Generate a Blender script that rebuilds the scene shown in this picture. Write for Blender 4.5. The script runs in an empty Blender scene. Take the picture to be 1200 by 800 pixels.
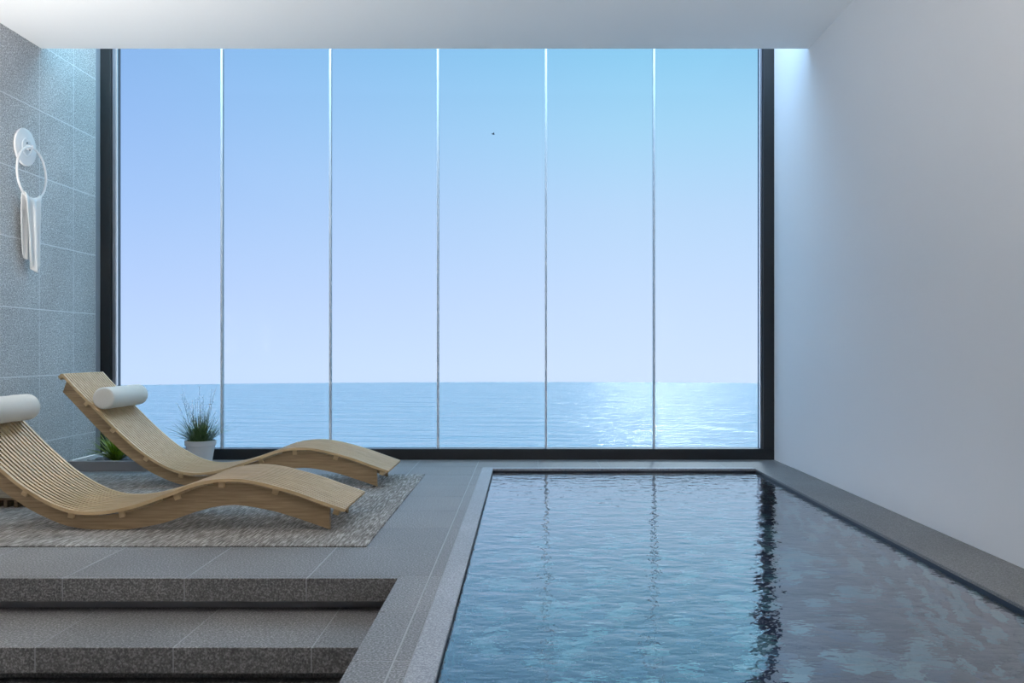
import bpy, bmesh, math, random
from mathutils import Vector, Matrix
random.seed(7)
S = bpy.context.scene
COL = S.collection

def lin(r, g, b):
    f = lambda c: (c/255/12.92) if c/255 <= .04045 else ((c/255+.055)/1.055)**2.4
    return (f(r), f(g), f(b), 1.0)

# ------------------------------------------------------------------ camera
F = 1030.0                                   # focal length in pixels of a 1200 px wide frame
cd = bpy.data.cameras.new('camera'); cam = bpy.data.objects.new('camera', cd); COL.objects.link(cam)
cd.sensor_fit = 'HORIZONTAL'; cd.sensor_width = 36.0; cd.lens = F/1200*36
cd.shift_x = -16/1200; cd.shift_y = 11/1200
cd.clip_end = 2000
cam.location = (0, 0, .85); cam.rotation_euler = (math.pi/2, 0, 0)
S.camera = cam

# ------------------------------------------------------------------ sky
SKY_STRENGTH = 1.05
GLASS_T = (.105, .13, .155)                   # tint added so a brighter sky lights the room; view dimmed, a little bluer
W = bpy.data.worlds.new('sky'); S.world = W; W.use_nodes = True
nt = W.node_tree; nt.nodes.clear()
out = nt.nodes.new('ShaderNodeOutputWorld'); bg = nt.nodes.new('ShaderNodeBackground')
tc = nt.nodes.new('ShaderNodeTexCoord'); sep = nt.nodes.new('ShaderNodeSeparateXYZ')
nt.links.new(tc.outputs['Generated'], sep.inputs[0])
def sky_ramp(stops):
    mr = nt.nodes.new('ShaderNodeMapRange'); mr.inputs['From Min'].default_value = -.1; mr.inputs['From Max'].default_value = .9
    nt.links.new(sep.outputs['Z'], mr.inputs['Value'])
    r = nt.nodes.new('ShaderNodeValToRGB'); nt.links.new(mr.outputs['Result'], r.inputs[0])
    e = r.color_ramp.elements
    while len(e) < len(stops): e.new(.5)
    for el, (z, c) in zip(e, stops): el.position = z+.1; cc = lin(*c); el.color = (cc[0]/GLASS_T[0], cc[1]/GLASS_T[1], cc[2]/GLASS_T[2], 1)
    return r
rl = sky_ramp([(-.1, (198, 220, 250)), (-.02, (196, 220, 252)), (.06, (183, 209, 251)), (.155, (164, 198, 246)), (.245, (148, 188, 240)), (.33, (132, 178, 231)), (.9, (118, 166, 214))])
rr = sky_ramp([(-.1, (204, 225, 250)), (-.02, (205, 226, 253)), (.06, (196, 220, 252)), (.155, (182, 214, 247)), (.245, (162, 211, 243)), (.33, (135, 199, 236)), (.9, (122, 178, 218))])
mx = nt.nodes.new('ShaderNodeMapRange'); mx.inputs['From Min'].default_value = -.4; mx.inputs['From Max'].default_value = .12
nt.links.new(sep.outputs['X'], mx.inputs['Value'])
mix = nt.nodes.new('ShaderNodeMixRGB'); nt.links.new(mx.outputs['Result'], mix.inputs[0])
nt.links.new(rl.outputs[0], mix.inputs[1]); nt.links.new(rr.outputs[0], mix.inputs[2])
nt.links.new(mix.outputs[0], bg.inputs['Color']); bg.inputs['Strength'].default_value = SKY_STRENGTH
nt.links.new(bg.outputs[0], out.inputs[0])

# ------------------------------------------------------------------ sun
sd = bpy.data.lights.new('sun', 'SUN'); sun = bpy.data.objects.new('sun', sd); COL.objects.link(sun)
sd.energy = 4.5; sd.angle = math.radians(5); sd.color = (1.0, .96, .9)
az, el = math.radians(10.5), math.radians(32)
sun.rotation_euler = Vector((-math.sin(az)*math.cos(el), -math.cos(az)*math.cos(el), -math.sin(el))).to_track_quat('-Z', 'Y').to_euler()
sun.location = (3, 12, 12)

S.view_settings.view_transform = 'Standard'; S.view_settings.look = 'None'
S.view_settings.gamma = 1.0; S.view_settings.use_curve_mapping = False
S.view_settings.exposure = 0.0
S.cycles.max_bounces = 14; S.cycles.diffuse_bounces = 8; S.cycles.glossy_bounces = 6; S.cycles.transparent_max_bounces = 16

# ------------------------------------------------------------------ helpers
def link(name, me, mat=None, parent=None, loc=(0, 0, 0)):
    o = bpy.data.objects.new(name, me); COL.objects.link(o); o.location = loc
    if mat is not None and me is not None and not me.materials: me.materials.append(mat)
    if parent is not None: o.parent = parent
    return o
def tag(o, label=None, cat=None, group=None, kind=None):
    if label: o['label'] = label
    if cat: o['category'] = cat
    if group: o['group'] = group
    if kind: o['kind'] = kind
    return o
def empty(name, loc=(0, 0, 0)):
    o = bpy.data.objects.new(name, None); COL.objects.link(o); o.location = loc; o.empty_display_size = .1
    return o
def to_mesh(bm, name, smooth=False, angle=None):
    me = bpy.data.meshes.new(name)
    bmesh.ops.recalc_face_normals(bm, faces=bm.faces[:])
    bm.to_mesh(me); bm.free()
    if smooth:
        for p in me.polygons: p.use_smooth = True
        if angle: me.set_sharp_from_angle(angle=math.radians(angle))
    return me
def add_box(bm, x0, x1, y0, y1, z0, z1):
    v = [bm.verts.new((x, y, z)) for x in (x0, x1) for y in (y0, y1) for z in (z0, z1)]
    for f in ((0, 1, 3, 2), (4, 6, 7, 5), (0, 4, 5, 1), (2, 3, 7, 6), (0, 2, 6, 4), (1, 5, 7, 3)): bm.faces.new([v[i] for i in f])
def box_mesh(name, x0, x1, y0, y1, z0, z1, bev=0):
    bm = bmesh.new(); add_box(bm, x0, x1, y0, y1, z0, z1)
    if bev: bmesh.ops.bevel(bm, geom=bm.edges[:], offset=bev, segments=1, affect='EDGES', clamp_overlap=True)
    return to_mesh(bm, name)
_cache = {}
def piece(name, x0, x1, y0, y1, z0, z1, mat, parent, bev=.0015, label=None):
    """a box-shaped piece; alike pieces share one mesh; origin at its centre"""
    d = (round(x1-x0, 4), round(y1-y0, 4), round(z1-z0, 4), mat.name, bev)
    if d not in _cache:
        a, b, c = d[0]/2, d[1]/2, d[2]/2
        me = box_mesh(name, -a, a, -b, b, -c, c, bev); me.materials.append(mat); _cache[d] = me
    o = link(name, _cache[d], None, parent, ((x0+x1)/2, (y0+y1)/2, (z0+z1)/2))
    if label: o['label'] = label
    return o
def lathe(bm, prof, n=32, c=(0, 0, 0)):
    rings = []
    for r, z in prof:
        rings.append([bm.verts.new((c[0]+r*math.cos(2*math.pi*i/n), c[1]+r*math.sin(2*math.pi*i/n), c[2]+z)) for i in range(n)])
    for a, b in zip(rings, rings[1:]):
        for i in range(n): bm.faces.new((a[i], a[(i+1) % n], b[(i+1) % n], b[i]))
    for ring in (rings[0], rings[-1]): bm.faces.new(ring)
def tube(bm, pts, r, n=8, closed=False):
    rings = []
    m = len(pts)
    for i, p in enumerate(pts):
        p = Vector(p)
        a = Vector(pts[(i-1) % m if closed else max(i-1, 0)]); b = Vector(pts[(i+1) % m if closed else min(i+1, m-1)])
        t = (b-a).normalized(); up = Vector((0, 0, 1)) if abs(t.z) < .95 else Vector((1, 0, 0))
        u = t.cross(up).normalized(); w = t.cross(u)
        rr_ = r[i] if isinstance(r, (list, tuple)) else r
        if closed:                                  # planar ring in y-z: stable frame
            u = Vector((1, 0, 0)); w = t.cross(u).normalized()
        rings.append([bm.verts.new(p+u*rr_*math.cos(2*math.pi*k/n)+w*rr_*math.sin(2*math.pi*k/n)) for k in range(n)])
    pairs = list(zip(rings, rings[1:]))+([(rings[-1], rings[0])] if closed else [])
    for a, b in pairs:
        for k in range(n): bm.faces.new((a[k], a[(k+1) % n], b[(k+1) % n], b[k]))
    if not closed:
        bm.faces.new(rings[0]); bm.faces.new(rings[-1])
def spline(P, n):
    """Catmull-Rom through P, resampled to n+1 points of even arc length"""
    Q = [Vector(p) for p in P]; Q = [2*Q[0]-Q[1]]+Q+[2*Q[-1]-Q[-2]]
    d = []
    for i in range(1, len(Q)-2):
        for k in range(16):
            t = k/16; a, b, c, e = Q[i-1], Q[i], Q[i+1], Q[i+2]
            d.append(.5*((2*b)+(c-a)*t+(2*a-5*b+4*c-e)*t*t+(3*b-a-3*c+e)*t**3))
    d.append(Q[-2])
    L = [0]
    for a, b in zip(d, d[1:]): L.append(L[-1]+(b-a).length)
    r = []; j = 0
    for i in range(n+1):
        s = L[-1]*i/n
        while j < len(L)-2 and L[j+1] < s: j += 1
        r.append(d[j].lerp(d[j+1], (s-L[j])/max(L[j+1]-L[j], 1e-9)))
    return r

# ------------------------------------------------------------------ materials
def mat_new(name):
    m = bpy.data.materials.new(name); m.use_nodes = True
    t = m.node_tree; p = t.nodes['Principled BSDF']
    return m, t, p
def plain(name, col, rough=.6, metal=0, spec=.5):
    m, t, p = mat_new(name); p.inputs['Base Color'].default_value = col; p.inputs['Roughness'].default_value = rough
    p.inputs['Metallic'].default_value = metal; p.inputs['Specular IOR Level'].default_value = spec
    return m
def pos_node(t, scale=(1, 1, 1)):
    g = t.nodes.new('ShaderNodeNewGeometry'); mp = t.nodes.new('ShaderNodeMapping'); mp.inputs['Scale'].default_value = scale
    t.links.new(g.outputs['Position'], mp.inputs['Vector']); return mp.outputs[0]
def noise(t, vec, scale, detail=2, rough=.5):
    n = t.nodes.new('ShaderNodeTexNoise'); n.inputs['Scale'].default_value = scale; n.inputs['Detail'].default_value = detail
    n.inputs['Roughness'].default_value = rough; t.links.new(vec, n.inputs['Vector']); return n.outputs['Fac']
def ramp(t, fac, stops):
    r = t.nodes.new('ShaderNodeValToRGB'); e = r.color_ramp.elements
    while len(e) < len(stops): e.new(.5)
    for x, (p, c) in zip(e, stops): x.position = p; x.color = c
    t.links.new(fac, r.inputs[0]); return r.outputs[0]
def bump(t, p, h, strength, dist):
    b = t.nodes.new('ShaderNodeBump'); b.inputs['Strength'].default_value = strength; b.inputs['Distance'].default_value = dist
    t.links.new(h, b.inputs['Height']); t.links.new(b.outputs[0], p.inputs['Normal']); return b
def mixc(t, fac, a, b, mode='MIX'):
    m = t.nodes.new('ShaderNodeMixRGB'); m.blend_type = mode
    for i, v in ((0, fac), (1, a), (2, b)):
        if hasattr(v, 'is_output'): t.links.new(v, m.inputs[i])
        else: m.inputs[i].default_value = v
    return m.outputs[0]

def stone(name, dark, mid, light, scale=190, rough=.55, vary=.12):
    m, t, p = mat_new(name)
    v = pos_node(t)
    sp = noise(t, v, scale, 2, .6)
    c = ramp(t, sp, [(.3, dark), (.5, mid), (.68, light)])
    big = noise(t, v, 2.2, 3)
    c = mixc(t, .35, c, ramp(t, big, [(.3, (.72, .72, .72, 1)), (.7, (1.25, 1.25, 1.25, 1))]), 'MULTIPLY')
    oi = t.nodes.new('ShaderNodeObjectInfo')
    c = mixc(t, 1.0, c, ramp(t, oi.outputs['Random'], [(0, (1-vary,)*3+(1,)), (1, (1+vary*.4,)*3+(1,))]), 'MULTIPLY')
    t.links.new(c, p.inputs['Base Color']); p.inputs['Roughness'].default_value = rough
    bump(t, p, sp, .05, .002)
    return m
M = {}
M['deck'] = stone('granite_deck', lin(82, 81, 82), lin(120, 118, 118), lin(172, 170, 170), 150, .5)
M['wall_tile'] = stone('granite_wall', lin(130, 130, 131), lin(184, 184, 185), lin(244, 244, 244), 125, .6, .05)
M['coping'] = stone('granite_coping', lin(118, 120, 126), lin(152, 154, 161), lin(192, 194, 200), 180, .45)
M['ledge'] = stone('granite_ledge', lin(104, 103, 102), lin(130, 129, 128), lin(160, 159, 158), 210, .55)
M['floor_joint'] = plain('floor_grout', lin(168, 168, 172), .8)
M['joint'] = plain('joint_grout', lin(226, 226, 228), .8)
M['limestone'] = plain('pale_limestone', lin(214, 208, 198), .7)
M['white_wall'] = plain('white_plaster', (.86, .86, .87, 1), .9)
M['ceiling'] = plain('ceiling_paint', (.87, .87, .875, 1), .9)
M['black'] = plain('black_frame', (.012, .013, .015, 1), .45)
M['grey_trim'] = plain('grey_trim', lin(150, 152, 160), .5)
M['frame_lip'] = plain('frame_lip', lin(120, 122, 132), .5)
M['steel'] = plain('pale_aluminium', lin(205, 212, 222), .5)
M['white_metal'] = plain('white_lacquer', (.85, .85, .86, 1), .25)
M['dark_metal'] = plain('dark_metal', (.08, .08, .09, 1), .35, .8)

m, t, p = mat_new('window_glass'); M['glass'] = m
tr = t.nodes.new('ShaderNodeBsdfTransparent'); tr.inputs[0].default_value = tuple(math.sqrt(c) for c in GLASS_T)+(1,)   # a pane has two faces
gl = t.nodes.new('ShaderNodeBsdfGlossy'); gl.inputs['Roughness'].default_value = 0
fr = t.nodes.new('ShaderNodeFresnel'); fr.inputs[0].default_value = 1.12
ms = t.nodes.new('ShaderNodeMixShader'); t.links.new(fr.outputs[0], ms.inputs[0]); t.links.new(tr.outputs[0], ms.inputs[1]); t.links.new(gl.outputs[0], ms.inputs[2])
t.links.new(ms.outputs[0], t.nodes['Material Output'].inputs[0])

M['clear_glass'] = M['glass'].copy(); M['clear_glass'].name = 'clear_glass'
for n_ in M['clear_glass'].node_tree.nodes:
    if n_.type == 'BSDF_TRANSPARENT': n_.inputs[0].default_value = (.95, .96, .96, 1)
# wood
m, t, p = mat_new('pale_ash_wood'); M['wood'] = m
v = pos_node(t, (1.2, 14, 14)); g1 = noise(t, v, 3.5, 4, .6); v2 = pos_node(t, (1, 1, 1)); g2 = noise(t, v2, 5, 2)
c = ramp(t, g1, [(.3, lin(190, 161, 120)), (.5, lin(202, 174, 133)), (.7, lin(212, 186, 147))])
c = mixc(t, .3, c, ramp(t, g2, [(.3, (.8, .78, .74, 1)), (.7, (1.1, 1.1, 1.1, 1))]), 'MULTIPLY')
t.links.new(c, p.inputs['Base Color']); p.inputs['Roughness'].default_value = .5; bump(t, p, g1, .1, .002)
m, t, p = mat_new('shaded_wood'); M['rail'] = m  # same lounger wood, its shade put into a darker brown
v = pos_node(t, (2, 20, 34)); g1 = noise(t, v, 3, 4, .6)
c = ramp(t, g1, [(.3, lin(134, 110, 80)), (.5, lin(152, 128, 96)), (.7, lin(172, 147, 114))])
t.links.new(c, p.inputs['Base Color']); p.inputs['Roughness'].default_value = .55
m, t, p = mat_new('dark_brown_wood'); M['dark_wood'] = m
v = pos_node(t, (4, 20, 30)); g1 = noise(t, v, 4, 3)
t.links.new(ramp(t, g1, [(.3, lin(84, 70, 52)), (.7, lin(132, 112, 84))]), p.inputs['Base Color']); p.inputs['Roughness'].default_value = .6
# fabrics
def fabric(name, col, sc=260):
    m, t, p = mat_new(name); v = pos_node(t); n = noise(t, v, sc, 2)
    t.links.new(mixc(t, n, tuple(x*.86 for x in col[:3])+(1,), col), p.inputs['Base Color'])
    p.inputs['Roughness'].default_value = .95; p.inputs['Specular IOR Level'].default_value = .15; bump(t, p, n, .25, .002)
    return m
M['pillow'] = fabric('off_white_linen', lin(228, 226, 220))
M['towel'] = fabric('white_terry', lin(240, 241, 242), 420)
# rug
m, t, p = mat_new('distressed_rug'); M['rug'] = m
a = noise(t, pos_node(t, (70, 6, 1)), 1.6, 4, .7)
b = noise(t, pos_node(t, (5, 60, 1)), 1.6, 3, .65)
big = noise(t, pos_node(t), 2.2, 3, .6)
c1 = ramp(t, a, [(.34, lin(98, 94, 91)), (.5, lin(142, 139, 136)), (.66, lin(202, 200, 198))])
c2 = ramp(t, b, [(.35, (.72, .71, .7, 1)), (.65, (1.18, 1.18, 1.18, 1))])
c = mixc(t, .55, c1, c2, 'MULTIPLY')
c = mixc(t, .6, c, ramp(t, big, [(.3, (.66, .65, .64, 1)), (.7, (1.2, 1.2, 1.2, 1))]), 'MULTIPLY')
t.links.new(c, p.inputs['Base Color']); p.inputs['Roughness'].default_value = .95; p.inputs['Specular IOR Level'].default_value = .1
bump(t, p, a, .5, .004)
# plants, soil, pot
def leafmat(name, ca, cb):
    m, t, p = mat_new(name); n = noise(t, pos_node(t), 30, 2)
    t.links.new(ramp(t, n, [(.3, ca), (.7, cb)]), p.inputs['Base Color']); p.inputs['Roughness'].default_value = .5
    return m
M['grass_leaf'] = leafmat('grass_leaf', lin(52, 78, 40), lin(116, 140, 84))
M['fern_leaf'] = leafmat('fern_leaf', lin(72, 108, 18), lin(158, 184, 52))
M['stem'] = leafmat('stem', lin(78, 92, 82), lin(120, 132, 118))
M['blossom'] = plain('blossom', lin(226, 232, 240), .8)
M['soil'] = leafmat('soil', lin(38, 40, 42), lin(82, 84, 88))
M['pot'] = plain('pot_ceramic', lin(212, 212, 214), .6)
M['planter'] = plain('planter_concrete', lin(146, 146, 150), .7)
M['bird'] = plain('bird_feather', lin(40, 46, 58), .8)
# pool mosaic glazes
PCOL = [lin(74, 78, 108), lin(96, 96, 122), lin(136, 190, 198), lin(92, 124, 156), lin(60, 68, 96), lin(160, 210, 212)]
PM = []
for i, c in enumerate(PCOL):
    m, t, p = mat_new('mosaic_glaze'); n = noise(t, pos_node(t), 18, 3)
    t.links.new(mixc(t, n, tuple(x*.8 for x in c[:3])+(1,), tuple(min(1, x*1.25) for x in c[:3])+(1,)), p.inputs['Base Color'])
    p.inputs['Roughness'].default_value = .3; PM.append(m)
M['basin'] = plain('basin_grout', lin(92, 108, 124), .8)
M['waterline'] = plain('dark_rim', lin(38, 44, 54), .35)  # dark band around the inner pool rim
# pool water
m, t, p = mat_new('pool_water'); M['water'] = m
h1 = noise(t, pos_node(t, (1, 1.5, 1)), 8, 2, .5); h2 = noise(t, pos_node(t, (1, 1.35, 1)), 22, 2, .5)
mm = t.nodes.new('ShaderNodeMath'); mm.operation = 'MULTIPLY_ADD'; mm.inputs[1].default_value = .35; t.links.new(h2, mm.inputs[0]); t.links.new(h1, mm.inputs[2])
bp = t.nodes.new('ShaderNodeBump'); bp.inputs['Strength'].default_value = .32; bp.inputs['Distance'].default_value = .014
t.links.new(mm.outputs[0], bp.inputs['Height'])
rf = t.nodes.new('ShaderNodeBsdfRefraction'); rf.inputs['IOR'].default_value = 1.33; rf.inputs['Roughness'].default_value = 0; rf.inputs['Color'].default_value = (.84, .90, .96, 1)
gl = t.nodes.new('ShaderNodeBsdfGlossy'); gl.inputs['Roughness'].default_value = .015
fr = t.nodes.new('ShaderNodeLayerWeight'); fr.inputs['Blend'].default_value = .5
pw = t.nodes.new('ShaderNodeMapRange'); t.links.new(fr.outputs['Facing'], pw.inputs['Value'])
for k_, v_ in (('From Min', .48), ('From Max', .9), ('To Min', .05), ('To Max', .95)): pw.inputs[k_].default_value = v_
ms = t.nodes.new('ShaderNodeMixShader')
for n_ in (rf, gl, fr): t.links.new(bp.outputs[0], n_.inputs['Normal'])
t.links.new(pw.outputs[0], ms.inputs[0]); t.links.new(rf.outputs[0], ms.inputs[1]); t.links.new(gl.outputs[0], ms.inputs[2])
t.links.new(ms.outputs[0], t.nodes['Material Output'].inputs[0])
# sea
m, t, p = mat_new('sea_water'); M['sea'] = m
h1 = noise(t, pos_node(t, (.10, .42, 1)), 1.0, 4, .55); h2 = noise(t, pos_node(t, (.5, 1.6, 1)), 1.0, 3, .6)
mm = t.nodes.new('ShaderNodeMath'); mm.operation = 'MULTIPLY_ADD'; mm.inputs[1].default_value = .15; t.links.new(h2, mm.inputs[0]); t.links.new(h1, mm.inputs[2])
p.inputs['Base Color'].default_value = (.84, .94, .95, 1); p.inputs['Roughness'].default_value = .2; p.inputs['IOR'].default_value = 1.33
bump(t, p, mm.outputs[0], 1.0, 1.3)

# ------------------------------------------------------------------ the room
XL, XR, YW, YC, ZC, ZT, YB = -3.327, 1.943, 6.867, 6.041, 2.926, 3.7, -2.5
PX0, PX1, PY0, PY1, PD = -.234, 1.652, .6, 6.319, -1.0        # pool opening and bottom
SX = -.479                                                     # right end of the steps
YS1, YS2, YS3 = 3.285, 2.897, 2.51
ZS = -.1275
def struct(name, me, mat, **k):
    o = link(name, me, mat); o['kind'] = 'structure'; return o

bm = bmesh.new()
add_box(bm, XL-.2, -.245, YS1+.07, YW+.15, -1.2, -.0008)        # deck base
add_box(bm, SX+.02, -.245, YB, YS1+.07, -1.2, -.0008)           # strip between steps and pool
add_box(bm, -.245, PX1+.01, PY1+.012, YW+.15, -1.2, -.0008)     # behind the pool
add_box(bm, PX1+.012, XR+.2, YB, YW+.15, -1.2, -.0008)          # under the right ledge
add_box(bm, -.245, PX1+.01, YB, PY0-.012, -1.2, -.0008)         # in front of the pool
floor = struct('floor', to_mesh(bm, 'floor'), M['floor_joint'])
bm = bmesh.new(); add_box(bm, XL-.2, SX+.02, YB, YS1+.07, -1.2, -.40)
link('lower_floor', to_mesh(bm, 'lower_floor'), M['limestone'], floor)
G = .002                                                      # half joint
TX, TY = .456, .452
xs = [-.362]
while xs[-1] > XL+.05: xs.append(max(xs[-1]-TX, XL))
ys = [3.316]
while ys[-1] < YW-.05: ys.append(min(ys[-1]+TY, YW))
for i in range(len(xs)-1):
    for j in range(len(ys)-1):
        piece('floor_tile', xs[i+1]+G, xs[i]-G, ys[j]+G, ys[j+1]-G, -.014, 0, M['deck'], floor)
ysl = [3.316-TY*k for k in range(6, 0, -1)]+ys
for j in range(len(ysl)-1):                                    # narrow cut tiles beside the pool
    a, b = ysl[j]+G, ysl[j+1]-G
    if b <= ys[0]: piece('floor_tile', SX, -.362-G, a, b, -.085, 0, M['deck'], floor)
    if a < 6.38: piece('floor_tile', -.362+G, -.316, a, min(b, 6.39), -.014, 0, M['deck'], floor)
x = -.362
while x < XR-.02:                                              # strip along the window, behind the pool
    x2 = min(x+TX, XR); piece('floor_tile', x+G, x2-G, 6.395, YW, -.014, 0, M['deck'], floor); x = x2
nx = [SX]+[-.364-TX*k for k in range(1, 7)]+[XL]
for i in range(len(nx)-1):                                     # front edge of the deck
    piece('nosing_tile', nx[i+1]+G*.8, nx[i]-(G*.8 if i else 0), YS1, 3.316-G, -.087, 0, M['deck'], floor)
    piece('nosing_tile', nx[i+1]+G*.8, nx[i]-(G*.8 if i else 0), YS1+.0005, YS1+.075, -.087, -.0145, M['deck'], floor)

piece('grout', XL, SX-.001, YS1+.0012, YS1+.07, -.085, -.0012, M['floor_joint'], floor, 0)
# steps below the deck
def step(y0, y1, z, x_first, label):
    r = empty('stone_step', ((XL+SX)/2, (y0+y1)/2, z-.2)); tag(r, label, 'step', 'stone steps up to the deck')
    bm = bmesh.new(); add_box(bm, XL, SX+.02, y0+.07, y1-.001, z-.126, z-.014)
    b = link('step_base', to_mesh(bm, 'step_base'), M['deck']); b.parent = r; b.matrix_parent_inverse = Matrix.Translation(-r.location)
    g_ = piece('grout', XL, SX+.019, y0+.0012, y1-.001, z-.083, z-.0012, M['floor_joint'], r, 0); g_.matrix_parent_inverse = Matrix.Translation(-r.location)
    px = [SX+.02]+[x_first-TX*k for k in range(8)]
    px = [q for q in px if q > XL]+[XL]
    for i in range(len(px)-1):
        o = piece('tread_tile', px[i+1]+G*.8, px[i]-(G*.8 if i else 0), y0, y1, z-.085, z, M['deck'], r)
        o.matrix_parent_inverse = Matrix.Translation(-r.location)
step(YS2, YS1+.068, ZS, -.706, 'upper grey granite step directly below the deck edge')
step(YS3, YS2+.068, 2*ZS, -.82, 'lower grey granite step cut off by the bottom of the photo')

# pool coping
cop = empty('pool_coping', (0, 3, 0)); tag(cop, 'pale grey granite coping around the pool edge', 'coping')
cop.location = (0, 0, 0)
piece('coping_stone', -.313, PX0, YB, 6.39, -.012, .004, M['coping'], cop, .002)
piece('coping_stone', PX0+.001, PX1-.001, PY1, 6.39, -.012, .004, M['coping'], cop, .002)
piece('coping_stone', PX1, XR-.0005, YB, 6.39, -.012, .002, M['ledge'], cop, .002, 'wide brownish grey ledge along the white wall')
piece('coping_stone', PX0+.001, PX1-.001, PY0-.1, PY0, -.012, .004, M['coping'], cop, .002)

# pool basin with mosaic tiles
pool = empty('swimming_pool', (.7, 3.4, PD)); tag(pool, 'narrow indoor pool lined with slate blue and teal mosaic', 'pool')
PI_ = Matrix.Translation(-pool.location)
bm = bmesh.new()
add_box(bm, PX0-.02, PX1+.02, PY0-.02, PY1+.02, PD-.06, PD-.008)
add_box(bm, PX0-.02, PX0-.008, PY0, PY1+.02, PD, -.101); add_box(bm, PX1+.008, PX1+.02, PY0, PY1+.02, PD, -.101)
add_box(bm, PX0-.008, PX1+.008, PY1+.008, PY1+.02, PD, -.101); add_box(bm, PX0-.008, PX1+.008, PY0-.02, PY0-.008, PD, -.101)
b = link('basin', to_mesh(bm, 'basin'), M['basin'], pool); b.matrix_parent_inverse = PI_
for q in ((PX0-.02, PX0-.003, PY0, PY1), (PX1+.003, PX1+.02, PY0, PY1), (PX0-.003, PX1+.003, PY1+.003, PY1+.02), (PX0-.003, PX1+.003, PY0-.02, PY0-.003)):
    o = piece('waterline_band', *q, -.101, -.0125, M['waterline'], pool, 0, 'dark band at the waterline'); o.matrix_parent_inverse = PI_
R6 = .062                                                      # hexagon radius
def hex_bm(bm, mtx, r, mi=0):
    top = [bm.verts.new(mtx @ Vector((r*.9*math.cos(a), r*.9*math.sin(a), .008))) for a in [math.pi/6+k*math.pi/3 for k in range(6)]]
    bot = [bm.verts.new(mtx @ Vector((r*math.cos(a), r*math.sin(a), 0))) for a in [math.pi/6+k*math.pi/3 for k in range(6)]]
    fs = [bm.faces.new(top)]+[bm.faces.new((bot[k], bot[(k+1) % 6], top[(k+1) % 6], top[k])) for k in range(6)]
    for f in fs: f.material_index = mi
hexm = []
for i in range(len(PM)):
    bm = bmesh.new(); hex_bm(bm, Matrix.Identity(4), R6*.965); me = to_mesh(bm, 'mosaic_tile'); me.materials.append(PM[i]); hexm.append(me)
spots = []
dx, dy = R6*math.sqrt(3), R6*1.5
def lattice(u0, u1, v0, v1):
    r = []; j = 0; v_ = v0+R6
    while v_ < v1-R6*.6:
        u = u0+dx/2+(dx/2 if j % 2 else 0)
        while u < u1-dx*.45: r.append((u, v_)); u += dx
        v_ += dy; j += 1
    return r
for u, v_ in lattice(PX0, PX1, PY0, PY1): spots.append((Matrix.Translation((u, v_, PD-.006)), 0))
RX = Matrix(((0, 0, -1, 0), (1, 0, 0, 0), (0, -1, 0, 0), (0, 0, 0, 1)))
for u, v_ in lattice(PY0, PY1, .06, -PD+.02): spots.append((Matrix.Translation((PX1+.006, u, -v_)) @ RX, 1))
LX = Matrix(((0, 0, 1, 0), (1, 0, 0, 0), (0, 1, 0, 0), (0, 0, 0, 1)))
for u, v_ in lattice(PY0, PY1, .06, -PD+.02): spots.append((Matrix.Translation((PX0-.006, u, -v_)) @ LX, 2))
BX = Matrix(((1, 0, 0, 0), (0, 0, -1, 0), (0, 1, 0, 0), (0, 0, 0, 1)))
for u, v_ in lattice(PX0, PX1, .06, -PD+.02): spots.append((Matrix.Translation((u, PY1+.006, -v_)) @ BX, 3))
def rank(s):
    c = s[0].translation
    seen = s[1] in (0, 1) and c.y > 2.35 and c.x < .62*c.y
    return (0 if seen else 1, c.y)
spots.sort(key=rank)
wts = [4, 3, 3, 3, 3, 2]
bm = bmesh.new()
for i, (mt, w) in enumerate(spots):
    ci = random.choices(range(6), wts)[0]
    if i < 290:
        o = link('mosaic_tile', hexm[ci], None, pool); o.matrix_parent_inverse = PI_; o.matrix_basis = mt
    else: hex_bm(bm, mt, R6*.965, ci)
me = to_mesh(bm, 'mosaic_field')
for q in PM: me.materials.append(q)
o = link('mosaic_field', me, None, pool); o.matrix_parent_inverse = PI_; o['kind'] = 'stuff'

ZWAT = -.022
bm = bmesh.new(); vs = [bm.verts.new(c) for c in ((PX0, PY0, ZWAT), (PX1, PY0, ZWAT), (PX1, PY1, ZWAT), (PX0, PY1, ZWAT))]; bm.faces.new(vs)
o = link('pool_water', to_mesh(bm, 'pool_water'), M['water']); tag(o, 'rippled blue water filling the indoor pool', 'water', kind='stuff')

# walls
bm = bmesh.new(); add_box(bm, XL-.2, XL-.0008, YB, YW+.15, -1.2, ZT)
wl = struct('wall_left', to_mesh(bm, 'wall_left'), M['joint'])
zj = [.226+.454*k for k in range(-2, 11)]
yj = [6.47-.454*k for k in range(8, -1, -1)]+[6.80]
for i in range(len(yj)-1):
    for k in range(len(zj)-1):
        z1 = min(zj[k+1], ZT)
        if z1-zj[k] > .02 : piece('wall_tile', XL-.014, XL, yj[i]+.003, yj[i+1]-.003, zj[k]+.003, z1-.003, M['wall_tile'], wl)
bm = bmesh.new(); add_box(bm, XL-.014, XL, YB, yj[0], -.6, ZT)
o = link('plain_facing', to_mesh(bm, 'plain_facing'), M['wall_tile'], wl)
struct('trim_1', box_mesh('trim_1', XL-.014, XL+.002, 6.80, YW, 0, ZT), M['grey_trim'])
struct('wall_right', box_mesh('wall_right', XR, XR+.2, YB, YW+.15, -1.2, ZT), M['white_wall'])
bm = bmesh.new(); add_box(bm, XL-.014, XR, YB, YC, ZC, ZC+.2)
struct('ceiling', to_mesh(bm, 'ceiling'), M['ceiling'])
piece('cove_glazing', XL, XR, YC-.02, YW+.1, ZT, ZT+.012, M['clear_glass'], None, 0)['kind'] = 'structure'
struct('wall_back', box_mesh('wall_back', XL-.2, XR+.2, YB-.2, YB, -1.2, ZT), M['wall_tile'])

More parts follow.
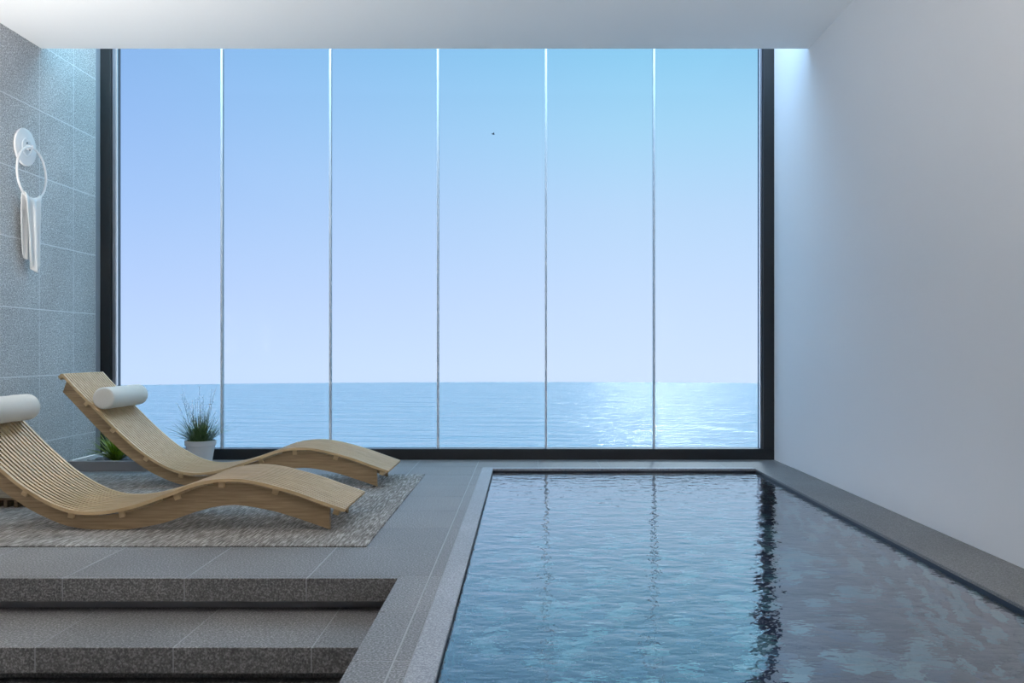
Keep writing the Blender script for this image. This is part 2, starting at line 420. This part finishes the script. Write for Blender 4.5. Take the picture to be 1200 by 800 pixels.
# fill lights added out of view to brighten ceiling and walls
FILL_STRENGTH = 960
me_, te_, pe_ = mat_new('fill_emitter'); pe_.inputs['Emission Color'].default_value = (1, .97, .925, 1); pe_.inputs['Emission Strength'].default_value = FILL_STRENGTH
def fill_light(x, y, z, s_, label):
    r = empty('added_fill_light', (x, y, z)); tag(r, label, 'fill light', 'added fill lights')
    piece('back_plate', min(0, s_*.012), max(0, s_*.012), -.06, .06, -.1, .06, M['white_metal'], r)
    bm = bmesh.new(); lathe(bm, [(.03, -.12), (.05, -.115), (.095, .02), (.09, .02), (.045, -.03), (.01, -.03)], 28)
    link('bowl', to_mesh(bm, 'bowl', True, 40), M['white_metal'], r, (s_*.11, 0, 0))
    bm = bmesh.new(); bmesh.ops.create_circle(bm, cap_ends=True, radius=.08, segments=28)
    link('fill_glow', to_mesh(bm, 'fill_glow'), me_, r, (s_*.11, 0, .005))
fill_light(XL, 3.95, .8, 1, 'unseen fill light added on the grey tiled wall nearest the loungers')
fill_light(XL, 2.6, .8, 1, 'unseen fill light added on the grey tiled wall beside the steps')
fill_light(XR, 1.7, .8, -1, 'unseen fill light added on the white wall beside the pool')

# window
win = empty('window_1', (0, 0, 0)); win['kind'] = 'structure'
def wp(name, x0, x1, y0, y1, z0, z1, mat, bev=.002): return piece(name, x0, x1, y0, y1, z0, z1, mat, win, bev)
wp('sill_rail', XL+.002, XR, YW, YW+.12, -.012, .083, M['black'])
wp('frame_post', XL+.002, XL+.083, YW, YW+.12, .083, ZT, M['black'])
wp('frame_post', XR-.085, XR, YW, YW+.12, .083, ZT, M['black'])
wp('frame_lip', XL+.083, XL+.109, YW+.03, YW+.12, .083, ZT, M['frame_lip'])
wp('frame_lip', XR-.099, XR-.085, YW+.04, YW+.12, .083, ZT, M['frame_lip'])
wp('transom', XL+.11, XR-.1, YW+.02, YW+.12, 3.34, 3.46, M['black'])
gx = [XL+.109]+[(q-616)/150*1.0 for q in (257.5, 385.5, 512.5, 640, 767.5)]+[XR-.099]
for i in range(6):
    wp('pane', gx[i]+.006, gx[i+1]-.006, YW+.045, YW+.057, .083, 3.34, M['glass'], 0)
    wp('pane', gx[i]+.006, gx[i+1]-.006, YW+.045, YW+.057, 3.46, ZT, M['glass'], 0)
    if i:
        wp('mullion', gx[i]-.008, gx[i]+.008, YW+.04, YW+.075, .083, 3.34, M['steel'], 0)
        wp('mullion', gx[i]-.008, gx[i]+.008, YW+.04, YW+.075, 3.46, ZT, M['steel'], 0)

# sea
bm = bmesh.new(); bmesh.ops.create_circle(bm, cap_ends=True, cap_tris=True, radius=169, segments=256)
for v_ in bm.verts: v_.co.z = -5.15
o = link('sea', to_mesh(bm, 'sea'), M['sea']); tag(o, 'calm pale blue sea reaching to the horizon outside', 'sea', kind='stuff')

# ------------------------------------------------------------------ loungers
TOP = [(-2.862, .704), (-2.80, .636), (-2.714, .548), (-2.622, .455), (-2.536, .368), (-2.448, .287), (-2.352, .208), (-2.235, .138), (-2.15, .105), (-2.074, .092),
       (-1.99, .093), (-1.89, .109), (-1.778, .142), (-1.66, .184), (-1.556, .224), (-1.46, .243), (-1.366, .247), (-1.278, .237), (-1.172, .212), (-1.068, .182), (-.962, .144), (-.846, .104)]
BOT = [(-2.880, .588), (-2.784, .488), (-2.697, .395), (-2.585, .283), (-2.476, .188), (-2.362, .107), (-2.264, .056), (-2.173, .020), (-2.085, .004), (-2.012, .0005), (-1.93, .0005), (-1.863, .003), (-1.708, .032), (-1.597, .071), (-1.476, .106), (-1.39, .116), (-1.321, .112), (-1.194, .088), (-1.085, .056), (-.976, .019), (-.925, .001)]
BX0 = -1.85                                                     # lounger origin in x
NS = 17; LW = .53; PITCH = LW/NS
c_top = spline([(x, 0, z) for x, z in TOP], 60)
def offset(P, d):
    r = []
    for i in range(len(P)):
        t_ = (P[min(i+1, len(P)-1)]-P[max(i-1, 0)]).normalized(); n_ = Vector((-t_.z, 0, t_.x))
        r.append(P[i]+n_*d)
    return r
def strip_mesh(name, up, lo, y0, y1, cut=0):
    bm = bmesh.new(); rows = []
    for a, b in zip(up, lo):
        rows.append([bm.verts.new((p.x-BX0, y, p.z)) for p, y in ((a, y0), (a, y1), (b, y1-cut), (b, y0+cut))])
    for r0, r1 in zip(rows, rows[1:]):
        for k in range(4): bm.faces.new((r0[k], r0[(k+1) % 4], r1[(k+1) % 4], r1[k]))
    bm.faces.new(rows[0]); bm.faces.new(rows[-1])
    me = to_mesh(bm, name, True, 40); return me
slat_me = strip_mesh('slat', c_top, offset(c_top, -.016), 0, PITCH*.5, PITCH*.17); slat_me.materials.append(M['wood'])   # undercut section
edge_me = strip_mesh('slat', c_top, offset(c_top, -.016), 0, PITCH*.56, 0); edge_me.materials.append(M['wood'])          # square outer slats
r_top = offset(spline([(x, 0, z) for x, z in TOP], 60), -.028)[1:-2]
r_bot = spline([(x, 0, z) for x, z in BOT], len(r_top)-1)
for p_ in r_bot: p_.z = max(p_.z, 0)
# pair rail bottom with the rail top
rail_me = strip_mesh('rail', r_top, r_bot, 0, .028); rail_me.materials.append(M['rail'])
bt = []
for f_ in (.008, .105, .215, .325, .43, .53, .635, .74, .85, .985):
    i = min(int(f_*60), 59); p0 = c_top[i]; p1 = c_top[i+1]; t_ = (p1-p0).normalized(); bt.append((p0, t_))
bat_me = box_mesh('batten', -.014, .014, 0, LW-.05, -.046, -.0155, .002); bat_me.materials.append(M['wood'])
def lounger(y, zb, label):
    r = empty('sun_lounger', (BX0, y, zb)); tag(r, label, 'sun lounger', 'wave shaped sun loungers')
    for k in range(NS): link('slat', edge_me if k in (0, NS-1) else slat_me, None, r, (0, k*PITCH+PITCH*.17, 0))
    for yy in (.04, LW-.068): link('rail', rail_me, None, r, (0, yy, 0))
    for p0, t_ in bt:
        b = link('batten', bat_me, None, r, (p0.x-BX0, .025, p0.z)); b.rotation_euler = (0, -math.atan2(t_.z, t_.x), 0)
    return r
def pillow(x, y, z, label):
    bm = bmesh.new(); R_ = .068; L_ = .50; e = .013; prof = []
    for k in range(7):
        a = k/6*math.pi/2; prof.append((R_-e+e*math.sin(a), e-e*math.cos(a)))
    prof = [(.004, 0), (.02, -.001)]+prof
    prof += [(R_*(1+.012*math.sin(k*1.9)), e+(L_-2*e)*k/9) for k in range(1, 9)]
    for k in range(7):
        a = k/6*math.pi/2; prof.append((R_-e+e*math.cos(a), L_-e+e*math.sin(a)))
    prof += [(.02, L_+.001), (.004, L_)]
    lathe(bm, prof, 40)
    bmesh.ops.rotate(bm, verts=bm.verts[:], matrix=Matrix.Rotation(-math.pi/2, 3, 'X'))
    o = link('bolster_pillow', to_mesh(bm, 'bolster_pillow', True, 60), M['pillow'], None, (x, y, z)); tag(o, label, 'pillow', 'bolster pillows on the loungers')
RUGZ = .006
lounger(5.43, RUGZ, 'pale slatted wood wave lounger nearest the sea window, behind the other lounger')
lounger(4.112, RUGZ, 'pale slatted wood wave lounger nearest the steps, its head end cut off')
pillow(-2.618, 5.445, .556, 'off-white bolster pillow on the lounger nearest the sea window')
pillow(-2.618, 4.127, .556, 'off-white bolster pillow cut off by the photo edge, on the lounger nearest the steps')

# rug
bm = bmesh.new(); add_box(bm, -3.0, -.69, 3.81, 6.02, 0, RUGZ)
bmesh.ops.bevel(bm, geom=bm.edges[:], offset=.002, segments=1, affect='EDGES')
o = link('area_rug', to_mesh(bm, 'area_rug'), M['rug']); tag(o, 'distressed grey woven rug lying under both loungers', 'rug')

# low slatted board behind the near lounger
db = empty('duckboard', (-3.0, 4.85, RUGZ)); tag(db, 'low brown slatted wooden board on the rug behind the front lounger', 'duckboard')
for k in range(7): piece('slat', -.32, .34, -.12+k*.045, -.12+k*.045+.036, .040, .054, M['dark_wood'], db)
for k in range(12): piece('crosspiece', -.31+k*.055, -.31+k*.055+.02, -.11, .18, 0, .040, M['dark_wood'], db)

# ------------------------------------------------------------------ planter, plants
pl = empty('planter_trough', (-2.96, 6.5, 0)); tag(pl, 'low grey trough planter in the corner under the tiled wall', 'planter')
piece('front_kerb', -.28, .28, -.29, -.255, 0, .071, M['planter'], pl, .003)
piece('end_kerb', .245, .28, -.255, .30, 0, .071, M['planter'], pl, .003)
piece('side_rim', -.28, -.262, -.255, .30, 0, .075, M['white_metal'], pl, .002, 'thin white rim')
piece('back_rim', -.262, .245, .28, .30, 0, .07, M['planter'], pl, .002)
bm = bmesh.new(); bmesh.ops.create_grid(bm, x_segments=22, y_segments=22, size=.5)
for v_ in bm.verts: v_.co = Vector((v_.co.x*.507-.0085, v_.co.y*.535+.0125, .045+random.uniform(-.008, .008)))
r_ = bmesh.ops.extrude_face_region(bm, geom=bm.faces[:])
for g in r_['geom']:
    if isinstance(g, bmesh.types.BMVert): g.co.z = .002
o = link('soil', to_mesh(bm, 'soil'), M['soil'], pl)
def blade(bm, base, ang, lean, L_, w, seg=5, droop=.6):
    d = Vector((math.cos(ang), math.sin(ang), 0)); sd_ = Vector((-d.y, d.x, 0)); p = Vector(base); a = lean; prev = None
    for k in range(seg+1):
        f_ = k/seg; ww = w*(1-f_**1.6)+.0004
        row = [bm.verts.new(p-sd_*ww), bm.verts.new(p+Vector((0, 0, -ww*.5))+d*0), bm.verts.new(p+sd_*ww)]
        if prev:
            bm.faces.new((prev[0], prev[1], row[1], row[0])); bm.faces.new((prev[1], prev[2], row[2], row[1]))
        prev = row; p = p+(d*math.sin(a)+Vector((0, 0, math.cos(a))))*(L_/seg); a += droop/seg
def clump(name, loc, n, h, w, lean, mat, label, cat):
    bm = bmesh.new()
    for k in range(n):
        a = random.uniform(0, 2*math.pi); r = random.uniform(0, .03)
        blade(bm, (r*math.cos(a), r*math.sin(a), 0), a, random.uniform(.03, lean), h*random.uniform(.6, 1.05), w*random.uniform(.7, 1.2), 5, random.uniform(.2, .9))
    root = empty(name, loc); tag(root, label, cat)
    link('leaves', to_mesh(bm, 'leaves', True), mat, root)['kind'] = 'stuff'
    bm = bmesh.new(); lathe(bm, [(.03, -.012), (.034, .0), (.026, .014), (.008, .02)], 10)
    link('crown_base', to_mesh(bm, 'crown_base'), mat, root)
clump('fern', (-3.0, 6.44, .05), 170, .25, .006, 1.05, M['fern_leaf'], 'bright green fern tuft in the trough planter, nearest the tiled wall', 'fern')
clump('fern', (-2.82, 6.6, .05), 90, .2, .005, .8, M['fern_leaf'], 'bright green fern tuft in the trough planter, half behind the rear lounger', 'fern')

pp = empty('potted_plant', (-2.46, 6.65, 0)); tag(pp, 'green ornamental grass with white blossoms in a white pot by the window', 'potted plant')
bm = bmesh.new(); lathe(bm, [(.078, 0), (.082, .004), (.104, .135), (.112, .138), (.114, .172), (.106, .174), (.10, .15), (.02, .148)], 36)
link('pot', to_mesh(bm, 'pot', True, 35), M['pot'], pp)
bm = bmesh.new(); lathe(bm, [(.02, .149), (.099, .152), (.098, .158), (.02, .162)], 24)
link('soil', to_mesh(bm, 'soil'), M['soil'], pp)
bm = bmesh.new()
for k in range(380):
    a = random.uniform(0, 2*math.pi); r = random.uniform(0, .085)
    blade(bm, (r*math.cos(a), r*math.sin(a), .155), a+random.uniform(-.5, .5), random.uniform(.02, 1.0), random.uniform(.1, .27), random.uniform(.0015, .0034), 5, random.uniform(.1, .9))
link('grass_blades', to_mesh(bm, 'grass_blades', True), M['grass_leaf'], pp)['kind'] = 'stuff'
bs = bmesh.new(); bb = bmesh.new()
for k in range(34):
    a = random.uniform(0, 2*math.pi); r = random.uniform(0, .06); L_ = random.uniform(.22, .34) if k > 9 else random.uniform(.34, .46)
    lean = random.uniform(.05, .55)*(1.25-L_*1.6); p = Vector((r*math.cos(a), r*math.sin(a), .155)); pts = [p.copy()]; q = lean
    for s_ in range(6):
        p = p+Vector((math.cos(a)*math.sin(q), math.sin(a)*math.sin(q), math.cos(q)))*(L_/6); q += random.uniform(-.05, .08); pts.append(p.copy())
    tube(bs, pts, [.0013-.00012*i for i in range(7)], 4)
    for s_ in range(9):
        f_ = random.uniform(.55, 1.0)*6; i = min(int(f_), 5); c_ = pts[i].lerp(pts[i+1], f_-i)+Vector((random.uniform(-.008, .008), random.uniform(-.008, .008), 0))
        bmesh.ops.create_icosphere(bb, subdivisions=1, radius=random.uniform(.0018, .0036), matrix=Matrix.Translation(c_))
link('flower_stems', to_mesh(bs, 'flower_stems'), M['stem'], pp)['kind'] = 'stuff'
link('blossoms', to_mesh(bb, 'blossoms'), M['blossom'], pp)['kind'] = 'stuff'

# ------------------------------------------------------------------ towel ring and towel
RY, RZ, RR, RXp = 5.83, 2.025, .172, XL+.052
tr_ = empty('towel_ring', (XL, RY, 2.2)); tag(tr_, 'white round towel ring holder on the grey tiled wall', 'towel ring')
def disc(name, prof, mat, loc, n=48):
    bm = bmesh.new(); lathe(bm, prof, n); bmesh.ops.rotate(bm, verts=bm.verts[:], matrix=Matrix.Rotation(math.pi/2, 3, 'Y'))
    return link(name, to_mesh(bm, name, True, 35), mat, tr_, loc)
disc('rosette', [(.124, .001), (.126, .006), (.122, .014), (.11, .018), (.062, .020), (.058, .024), (.05, .024), (.046, .019), (.01, .019)], M['white_metal'], (0, 0, 0))
disc('post', [(.018, .018), (.016, .03), (.013, .05), (.016, .058), (.012, .064), (.003, .065)], M['white_metal'], (0, 0, 0), 24)
disc('screw', [(.005, .018), (.005, .024), (.002, .025)], M['dark_metal'], (0, 0, .028), 12)
disc('screw', [(.005, .018), (.005, .024), (.002, .025)], M['dark_metal'], (0, .03, -.012), 12)
bm = bmesh.new(); tube(bm, [(0, RR*math.sin(a), RR*math.cos(a)) for a in [2*math.pi*k/64 for k in range(64)]], .0085, 10, True)
o = link('ring', to_mesh(bm, 'ring', True), M['white_metal'], tr_, (RXp-XL, 0, RZ-2.2))
bm = bmesh.new(); NU, NV = 26, 44; rows = []
LF, LB = .475, .40
for j in range(NV+1):
    s_ = j/NV*(LF+LB+.04)-LB
    row = []
    for i in range(NU+1):
        u = i/NU*2-1
        dn = max(0, (s_-.04) if s_ > .04 else -s_)/LF          # how far below the ring
        wdt = .098*(1-.47*min(1, dn)**.8); yy = RY+u*wdt+(.012*dn)
        zc = RZ-math.sqrt(max(RR**2-(u*.098)**2, 0))
        fold = math.cos(u*7.5+.6)*(.010+.006*dn)+math.cos(u*3.1)*.006
        if 0 <= s_ <= .04:
            a = math.pi*(s_/.04); xx = RXp-math.cos(a)*.013+fold*.3*(s_/.04); zz = zc+math.sin(a)*.013
        elif s_ > .04: xx = RXp+.013+fold*min(1, dn*5+.3); zz = zc-(s_-.04)*(1+.02*math.cos(u*5))
        else: xx = RXp-.013-.012*min(1, dn*4)+fold*.35*min(1, dn*5); yy -= .022*min(1, dn*1.5); zz = zc+s_
        row.append(bm.verts.new((xx, yy, zz)))
    rows.append(row)
for a, b in zip(rows, rows[1:]):
    for i in range(NU): bm.faces.new((a[i], a[i+1], b[i+1], b[i]))
o = link('hand_towel', to_mesh(bm, 'hand_towel', True), M['towel']); tag(o, 'white hand towel hanging folded through the wall ring', 'towel')
sm = o.modifiers.new('thickness', 'SOLIDIFY'); sm.thickness = .005; sm.offset = 0

# ------------------------------------------------------------------ a bird far out over the sea
bm = bmesh.new()
bmesh.ops.create_uvsphere(bm, u_segments=12, v_segments=8, radius=1, matrix=Matrix.Diagonal((.11, .045, .04, 1)))
o = link('bird', to_mesh(bm, 'bird', True), M['bird'], None, (-2.21, 60, .85+254/F*60)); tag(o, 'tiny dark bird flying high over the sea', 'bird')
for s_ in (-1, 1):
    bm = bmesh.new(); rows = []
    for k in range(6):
        f_ = k/5; ch = .05*(1-.8*f_); zz = .07*math.sin(f_*2.2); rows.append([bm.verts.new((.01-f_*.04+cx, s_*(.02+f_*.16), zz+cz)) for cx, cz in ((ch, 0), (0, .006*(1-f_)+.001), (-ch, 0), (0, -.004))])
    for a, b in zip(rows, rows[1:]):
        for i in range(4): bm.faces.new((a[i], a[(i+1) % 4], b[(i+1) % 4], b[i]))
    bm.faces.new(rows[-1]); bm.faces.new(rows[0])
    w_ = link('wing', to_mesh(bm, 'wing', True), M['bird'], o)
o.rotation_euler = (0, 0, .5)
